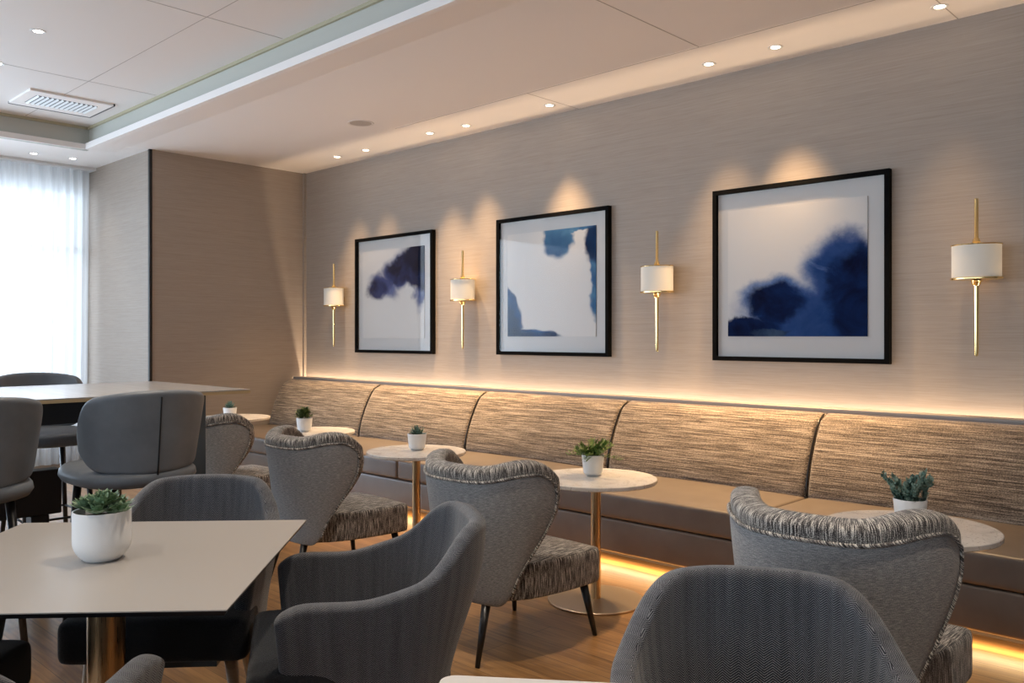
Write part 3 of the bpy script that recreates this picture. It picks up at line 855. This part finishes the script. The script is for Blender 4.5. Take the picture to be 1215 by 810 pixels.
def potted(loc, r, h, kind, leafm, label, name, belly=False, seed=1):
    rnd = random.Random(seed)
    t = thing(name, loc, rnd.uniform(0, 6), label, 'plant')
    lathe_obj('pot', pot_prof(r, h, belly), M['pot'], t, 44)
    lathe_obj('soil', [(0, h*.86), (r*.6, h*.87), (r*.935, h*.84)], M['soil'], t, 24)
    bm = bmesh.new(); z0 = h*.86
    if kind == 'rosette':      # several open succulent rosettes
        for q in range(17):
            a = rnd.uniform(0, 2*PI); rr = r*.86*math.sqrt(rnd.random()) if q else 0
            c_ = Vector((rr*math.cos(a), rr*math.sin(a), z0+rnd.uniform(.004, .018)+.03*(1-rr/r)))
            S = r*rnd.uniform(.42, .60)
            tilt = Vector((c_.x, c_.y, 0))*5
            for ring, (cnt, el, ln) in enumerate(((7, .25, 1.0), (6, .75, .85), (5, 1.15, .6))):
                for i in range(cnt):
                    b_ = 2*PI*(i+.5*ring)/cnt+q
                    d = Vector((math.cos(b_)*math.cos(el), math.sin(b_)*math.cos(el), math.sin(el)))+tilt*.6
                    leaf(bm, c_, d, (0, 0, 1), S*ln*1.15, S*.52, .25, 4)
    elif kind == 'bush':
        for q in range(240):
            a = rnd.uniform(0, 2*PI); el = rnd.uniform(.1, 1.5); rr = r*rnd.uniform(.3, 1.2)
            c_ = Vector((rr*math.cos(a)*math.cos(el)*.95, rr*math.sin(a)*math.cos(el)*.95, z0+.01+rr*math.sin(el)*1.0))
            d = Vector((math.cos(a)*.8+rnd.uniform(-.5, .5), math.sin(a)*.8+rnd.uniform(-.5, .5), .6+rnd.uniform(-.3, .6)))
            leaf(bm, c_, d, (0, 0, 1), .030, .018, .1, 2)
    elif kind == 'sprig':
        for q in range(34):
            a = rnd.uniform(0, 2*PI); el = rnd.uniform(.15, 1.15)
            L = r*rnd.uniform(1.4, 2.5)
            p = Vector((rnd.uniform(-.4, .4)*r, rnd.uniform(-.4, .4)*r, z0)); d = Vector((math.cos(a)*math.cos(el), math.sin(a)*math.cos(el), math.sin(el)*.9))
            pts = []
            for i in range(9):
                u = i/8; pts.append(p + d*L*u + Vector((0, 0, -.25*L*u*u+.05*L*u)))
            tube(bm, pts, .0012, 4)
            for i in range(1, 9):
                for sg in (-1, 1):
                    s = d.cross(Vector((0, 0, 1))).normalized()
                    dd = d*.7 + s*sg*rnd.uniform(.5, 1.1) + Vector((0, 0, rnd.uniform(-.1, .6)))
                    leaf(bm, pts[i], dd, (0, 0, 1), rnd.uniform(.024, .038), .012, .1, 2)
    elif kind == 'spiky':
        for q in range(90):
            a = rnd.uniform(0, 2*PI); el = rnd.uniform(.25, 1.45)
            d = Vector((math.cos(a)*math.cos(el), math.sin(a)*math.cos(el), math.sin(el)))
            leaf(bm, (rnd.uniform(-.3, .3)*r, rnd.uniform(-.3, .3)*r, z0), d, (0, 0, 1), r*rnd.uniform(.8, 1.35), .010, .15, 3)
    else:                      # trailing beads / clumpy sedum
        for q in range(20):
            a = rnd.uniform(0, 2*PI); rr = r*.8*math.sqrt(rnd.random()); lean = Vector((math.cos(a)*rnd.uniform(.1, .9), math.sin(a)*rnd.uniform(.1, .9), 0))
            base = Vector((rr*math.cos(a), rr*math.sin(a), z0)); H = rnd.uniform(.06, .115)*(1.1-.35*abs(math.sin(a)))
            for i in range(26):
                u = i/25; c_ = base+(Vector((0, 0, 1))+lean*u)*H*u+Vector((math.sin(u*7+q), math.cos(u*6+q), 0))*.007
                b_ = i*2.4+q
                d = Vector((math.cos(b_), math.sin(b_), .35+.9*u))
                leaf(bm, c_, d, (0, 0, 1), rnd.uniform(.016, .034), .020, .35, 2)
    link('foliage', bm, leafm, t)
    return t
def pot_at(px, v, z):
    x, y = at(px, HY+v, z); return (x, y, z)
def off(k, dr, df):
    a = W(dr, df); return (TB[k][0]+a[0], TB[k][1]+a[1], TZ)
potted(off(4, .006, .01), .062, .108, 'clump', M['leaf_blue'], 'blue-green succulent in a white pot on the right-hand marble table', 'potted_succulent', seed=3)
potted(off(3, -.01, .06), .060, .112, 'sprig', M['leaf_green'], 'bright green leafy plant in a white pot on the centre marble table', 'potted_plant', seed=5)
potted(off(2, .0, .04), .062, .108, 'spiky', M['leaf_blue'], 'spiky grey-green plant in a white pot between two wing chairs', 'potted_plant', seed=8)
potted(off(1, -.06, -.05), .062, .108, 'bush', M['leaf_dark'], 'small dark bushy plant in a white pot in front of the banquette end', 'potted_plant', seed=9)
potted(off(0, -.05, .03), .062, .085, 'spiky', M['leaf_blue'], 'farthest small grey succulent in a white pot in the corner', 'potted_succulent', seed=12)

# ================================================================== SQUARE TABLE
SZ = .72
A_ = Vector(at(268, 724.5, SZ)); B_ = Vector(at(363, 617, SZ)); C_ = Vector(at(30, 619.5, SZ))
side = ((A_-B_).length+(B_-C_).length)/2; sc = (A_+C_)/2
d1 = (B_-A_).normalized(); d2 = (C_-B_).normalized()
syaw = math.atan2(d1.x*-1, d1.y)
print('SQUARE', side, (A_-B_).length, (B_-C_).length, sc, math.degrees(syaw))
t = thing('square_table', (sc.x, sc.y, 0), syaw, 'square beige table with thin black edge and brass pedestal, left foreground', 'table')
hs = (A_-B_).length/2; hw_ = (B_-C_).length/2
bx('tabletop', (-hw_, -hs, SZ-.003), (hw_, hs, SZ), M['laminate'], t)
bm = bmesh.new()
vs = box(bm, (-hw_, -hs, SZ-.016), (hw_, hs, SZ-.003))
for v in vs:
    if v.co.z < SZ-.01: v.co.x *= 1-.008/hw_; v.co.y *= 1-.008/hs
link('table_edge', bm, M['black_metal'], t, False)
lathe_obj('column', [(.054, .02), (.054, SZ-.02)], M['brass'], t, 48)
lathe_obj('top_plate', [(0, SZ-.022), (.17, SZ-.022), (.17, SZ-.016), (0, SZ-.016)], M['black_metal'], t, 32)
lathe_obj('base_plate', [(0, 0), (.30, 0), (.302, .004), (.30, .012), (.07, .02), (0, .02)], M['brass_disc'], t, 64)
x, y = at(121, 663, SZ)
potted((x, y, SZ), .083, .150, 'rosette', M['leaf_sage'], 'sage green rosette succulent in the large white pot on the square table', 'potted_succulent', True, 21)

# white-topped table, only a corner in view
e0 = Vector(at(526, 800, SZ)); e1 = Vector(at(700, 808.5, SZ)); dd = (e1-e0).normalized(); nn = Vector((dd.y, -dd.x))
if nn.dot(Vector(W(0, -1))) < 0: nn = -nn
cyaw = math.atan2(dd.y, dd.x); ctr = e0+dd*.45+nn*.45
t = thing('cafe_table', (ctr.x, ctr.y, 0), cyaw, 'white-topped table with rounded corner, only its edge at the bottom centre of the photo', 'table')
bm = bmesh.new(); vs = box(bm, (-.45, -.45, SZ-.022), (.45, .45, SZ))
es = [e for e in bm.edges if abs(e.verts[0].co.z-e.verts[1].co.z) > .01]
bmesh.ops.bevel(bm, geom=es, offset=.03, segments=6, affect='EDGES', profile=.5)
o = link('tabletop', bm, M['white_top'], t, True); autosmooth(o)
lathe_obj('column', [(.04, .02), (.04, SZ-.022)], M['brass'], t, 40)
lathe_obj('base_plate', [(0, 0), (.26, 0), (.262, .004), (.26, .012), (.05, .02), (0, .02)], M['brass_disc'], t, 64)

# ================================================================== WING CHAIRS
def wing_W(z):  u = (z-.25)/(.86-.25); return .225+.112*ss(u, -.12, .80)
def wing_R(z):  u = (z-.25)/.61; return .325+.095*u
def wing_D(z):  u = (z-.25)/.61; return .080+.285*ss(u, .02, .76)
def wing_top(a):
    return .838+.032*ss(abs(a), .25, .72)-.085*max(0, (abs(a)-.80)/.20)**2
def wingO(a, b):
    zb = .245+.07*max(0, (abs(a)-.55)/.45)**2
    z = zb+(wing_top(a)-zb)*b
    ph = a*PI/2
    w_ = wing_W(z); 
    sx = w_*math.copysign(abs(math.sin(ph))**.85, ph)
    y = -wing_R(z)+wing_D(z)*(1-math.cos(ph)**.9 if math.cos(ph) > 0 else 1)
    return Vector((sx, y, z))
def make_wing(loc, yaw, label):
    t = thing('wing_chair', loc, yaw, label, 'chair', 'wing-back lounge chairs facing the banquette')
    def O(a, b): return wingO(max(-1, min(1, a)), b)
    L = .62
    def th(a, b): return .050+.030*ss(b, .75, 1)*(1-ss(abs(a), .7, 1))+.015*ss(b, .0, .3)
    shell('inner_back', O, 30, 18, th, M['chair_tweed'], t, sub=2, uvf=lambda a, b: (a*.50, b*.62))
    # linen outer panel, a slightly proud skin stopping short of the rolled rim
    AE = .93; BE = .905
    def bt(a): return BE - .05*max(0, (abs(a)-.62)/.31)**3
    def O2(a, b):
        bb = b*bt(a)+.004; e = 1e-3
        da = wingO(a+e, bb)-wingO(a-e, bb); db = wingO(a, min(1, bb+e))-wingO(a, bb-e); n = da.cross(db).normalized()
        return wingO(a, bb)+n*.006
    shell('outer_back', O2, 28, 14, lambda a, b: .010, M['linen'], t, -AE, AE, sub=1, uvf=lambda a, b: (a*.50, b*.60))
    pts = [O2(-AE, j/16) for j in range(17)]+[O2(-AE+2*AE*i/30, 1) for i in range(1, 31)]+[O2(AE, 1-j/16) for j in range(1, 17)]
    bm = bmesh.new(); tube(bm, pts, .0065, 7); 
    uvl = bm.loops.layers.uv.new('UVMap')
    for f in bm.faces:
        for lp in f.loops: lp[uvl].uv = (lp.vert.co.x+lp.vert.co.z*.9, lp.vert.co.y)
    link('piping', bm, M['chair_tweed'], t)
    cushion('seat', lambda y: .12+.115*ss(y, -.30, -.10)+.038*ss(y, -.15, .15), -.27, .315, .245, .412, M['chair_tweed'], t, crown=.028, r=.05)
    for (x, y, sx, sy) in ((.225, .235, .035, .05), (-.225, .235, -.035, .05), (.125, -.295, .02, -.075), (-.125, -.295, -.02, -.075)):
        bm = bmesh.new(); cone(bm, (x, y, .262), (x+sx, y+sy, 0), .021, .0105, 20); link('leg', bm, M['black_wood'], t)
    return t
def wc(k, dr=-.44, df=-.55):
    a = W(dr, df); return (TB[k][0]+a[0], TB[k][1]+a[1], 0)
w0 = make_wing(wc(3), 0, 'grey wing-back chair in front of the centre marble table, seat showing at its right')
dup(w0, wc(2, -.40, -.54), math.radians(-2), 'grey wing-back chair beyond the tub chair, left of the spiky plant table')
dup(w0, wc(4, -.44, -.54), math.radians(1), 'large pale grey wing-back chair at the right foreground before the right-hand table').scale = (1.03,)*3
dup(w0, wc(1), math.radians(2), 'dark-looking wing-back chair farthest away, beside the bar stool')

# ================================================================== TUB CHAIRS
HWT, RR_, TIP, RC = .340, -.335, .285, .25
LB = HWT-RC; LC = RC*PI/2; LA = TIP-RR_-RC; LT = LB+LC+LA
def tub_plan(l):      # l = signed arc length from the middle of the back
    s = abs(l); sg = 1 if l >= 0 else -1
    if s < LB: return Vector((l, RR_, 0)), Vector((0, -1, 0))
    if s < LB+LC:
        a = (s-LB)/RC; return Vector((sg*(LB+RC*math.sin(a)), RR_+RC*(1-math.cos(a)), 0)), Vector((sg*math.sin(a), -math.cos(a), 0))
    return Vector((sg*HWT, RR_+RC+(s-LB-LC), 0)), Vector((sg, 0, 0))
def tub_top(l):
    s = abs(l)
    z = .822-.006*ss(s, .05, .20) - .145*ss(s, .215, .43) - .045*ss(s, .38, .62)
    z += .008*ss(s, .6, LT-.06)
    z -= .040*max(0, (s-(LT-.10))/.10)**2.5
    return z
def tubO(a, b):
    l = max(-1, min(1, a))*LT; p, n = tub_plan(l); z = .275+(tub_top(l)-.275)*b
    k = 1-b
    lean = .075*(z-.275)/.55*max(0, -n.y)**1.5       # back leans outward with height
    inn = (.055+.03*max(0, -n.y))*ss(1-(z-.275)/.45, 0, 1)         # tucks in towards the seat
    q = p - n*inn*1.0 + n*lean*.6
    return Vector((q.x-n.x*lean*.6, q.y-.03*k*max(0, (abs(l)-LB-LC)/LA), z))
def make_tub(loc, yaw, label):
    t = thing('tub_armchair', loc, yaw, label, 'chair', 'herringbone tub armchairs at the foreground tables')
    shell('shell', tubO, 40, 14, lambda a, b: .058, M['herring'], t, sub=2, uvf=lambda a, b: (a*LT, b*(tub_top(a*LT)-.27)))
    cushion('seat', lambda y: .12+.150*ss(y, -.34, -.08)+.045*ss(y, -.1, .28), -.255, .36, .295, .445, M['seat_dark'], t, crown=.022, r=.075)
    bx('seat_frame', (-.20, -.16, .265), (.20, .30, .31), M['black_wood'], t)
    for (x, y, sx, sy) in ((.235, .25, .035, .03), (-.235, .25, -.035, .03), (.16, -.17, .03, -.06), (-.16, -.17, -.03, -.06)):
        bm = bmesh.new(); cone(bm, (x, y, .285), (x+sx, y+sy, 0), .024, .012, 20); link('leg', M['oak_leg'] and bm, M['oak_leg'], t)
    return t
def place(r, f): x, y = W(r, f); return (x, y, 0)
tub0 = make_tub(place(-.475, 2.765), yaw_to(-.97, -.25), 'charcoal herringbone tub armchair in the centre foreground, seen from its side')
dup(tub0, place(-1.235, 3.21), yaw_to(.07, -1.0), 'charcoal herringbone tub armchair behind the square table, facing the camera')
dup(tub0, place(.535, 1.79), yaw_to(-.20, -.98), 'charcoal herringbone tub armchair at the bottom right, wide back in front of the wing chair')
dup(tub0, place(-1.19, 1.845), yaw_to(.03, 1.0), 'charcoal herringbone tub armchair at the near side of the square table, one arm tip showing')
dup(tub0, place(-1.88, 2.40), yaw_to(1.0, -.03), 'charcoal herringbone tub armchair cut by the left edge of the photo, dark seat showing')

# ================================================================== BAR TABLE
BZ = 1.10
bc = at(297, 461.5, BZ)
bx1 = bc[0]; by1 = bc[1]; BW = 1.25; BL = 3.6
t = thing('bar_table', (bx1-BW/2, by1-BL/2, 0), 0, 'long high bar table with pale veneer top and ply edge, left side by the window', 'table')
bx('tabletop', (-BW/2, -BL/2, BZ-.006), (BW/2, BL/2, BZ), M['bar_top'], t)
bx('top_edge', (-BW/2, -BL/2, BZ-.022), (BW/2, BL/2, BZ-.006), M['bar_edge'], t)
bm = bmesh.new()
box(bm, (-BW/2+.07, -BL/2+.2, BZ-.13), (-BW/2+.10, BL/2-.25, BZ-.022)); box(bm, (BW/2-.10, -BL/2+.2, BZ-.13), (BW/2-.07, BL/2-.25, BZ-.022)); box(bm, (-BW/2+.07, BL/2-.28, BZ-.13), (BW/2-.07, BL/2-.25, BZ-.022)); box(bm, (-BW/2+.07, -BL/2+.2, BZ-.13), (BW/2-.07, -BL/2+.23, BZ-.022))
link('apron', bm, M['black_metal'], t, False)
for yy in (BL/2-.30, -BL/2+.3):
    for xx in (-BW/2+.06, BW/2-.06):
        bm = bmesh.new(); box(bm, (xx-.035, yy-.05, 0), (xx+.035, yy+.05, BZ-.022), .004, 1); link('leg', bm, M['bar_leg'], t)
bx('beam', (-.05, -BL/2+.4, .44), (.05, BL/2-.8, .68), M['black_metal'], t, .005, 1)
for yy in (-BL/2+.5, BL/2-.95): bx('beam_post', (-.045, yy, 0), (.045, yy+.09, .44), M['black_metal'], t, .005, 1)
bx('cross_bar', (-BW/2+.06, BL/2-.32, .19), (BW/2-.06, BL/2-.28, .25), M['black_metal'], t, .005, 1)
bx('cross_bar', (-BW/2+.06, -BL/2+.28, .19), (BW/2-.06, -BL/2+.32, .25), M['black_metal'], t, .005, 1)
bx('foot_rail', (-.02, -BL/2+.3, .20), (.02, BL/2-.30, .24), M['black_metal'], t, .005, 1)

# ================================================================== BAR STOOLS
def stool_top(a): return 1.155-.055*abs(a)**2-.16*max(0, (abs(a)-.72)/.28)**2.4
def stool_bot(a): return .775+.035*abs(a)**2+.10*max(0, (abs(a)-.70)/.30)**2.0
def stoolO(a, b):
    z = stool_bot(a)+(stool_top(a)-stool_bot(a))*b; ph = a*PI/2*.92
    k = (z-.73)/.39
    return Vector(((.26+.045*k)*math.sin(ph), -.265-.045*k+.25*(1-math.cos(ph)), z))
def make_stool(loc, yaw, label, legm, group='grey leather bar stools'):
    t = thing('bar_stool', loc, yaw, label, 'bar stool', group)
    shell('backrest', stoolO, 26, 12, lambda a, b: .050, M['stool_leather'], t, sub=2, uvf=lambda a, b: (a*.4, b*.4))
    bm = bmesh.new(); tube(bm, [stoolO(.0, j/12*.93+.0)+Vector((0, -.001, 0)) for j in range(13)], .0035, 6)
    link('back_seam', bm, M['black_metal'], t)
    round_pad('seat', .06, .275, .335, .715, .80, M['stool_leather'], t)
    for (x, y, sx, sy) in ((.165, .225, .045, .045), (-.165, .225, -.045, .045), (.15, -.15, .05, -.06), (-.15, -.15, -.05, -.06)):
        bm = bmesh.new(); cone(bm, (x, y, .73), (x+sx, y+sy, 0), .019, .013, 16); link('leg', bm, legm, t)
    bm = bmesh.new()
    q = [(.193, .253), (-.193, .253), (-.182, -.188), (.182, -.188)]
    for i in range(4):
        a, b = q[i], q[(i+1) % 4]; cone(bm, (*a, .26), (*b, .26), .0075, .0075, 10)
    link('foot_rest', bm, M['black_metal'], t)
    return t
FY = math.radians(90)     # facing -x, towards the bar table from its near side
s1 = make_stool((*W(-1.79, 4.02), 0), FY, 'blue-grey leather bar stool with centre back seam at the near side of the bar table', M['black_wood'])
dup(s1, (*W(-2.31, 3.55), 0), FY, 'blue-grey leather bar stool cut by the left photo edge, near the bar table')
xx, yy = W(-1.79, 4.02)
dup(s1, (bx1-BW-.33, yy+.22, 0), -FY, 'bar stool on the far side of the bar table seen between the near stools')
dup(s1, (bx1-BW-.33, yy-.56, 0), -FY, 'bar stool across the bar table, only its back top showing below the curtain')
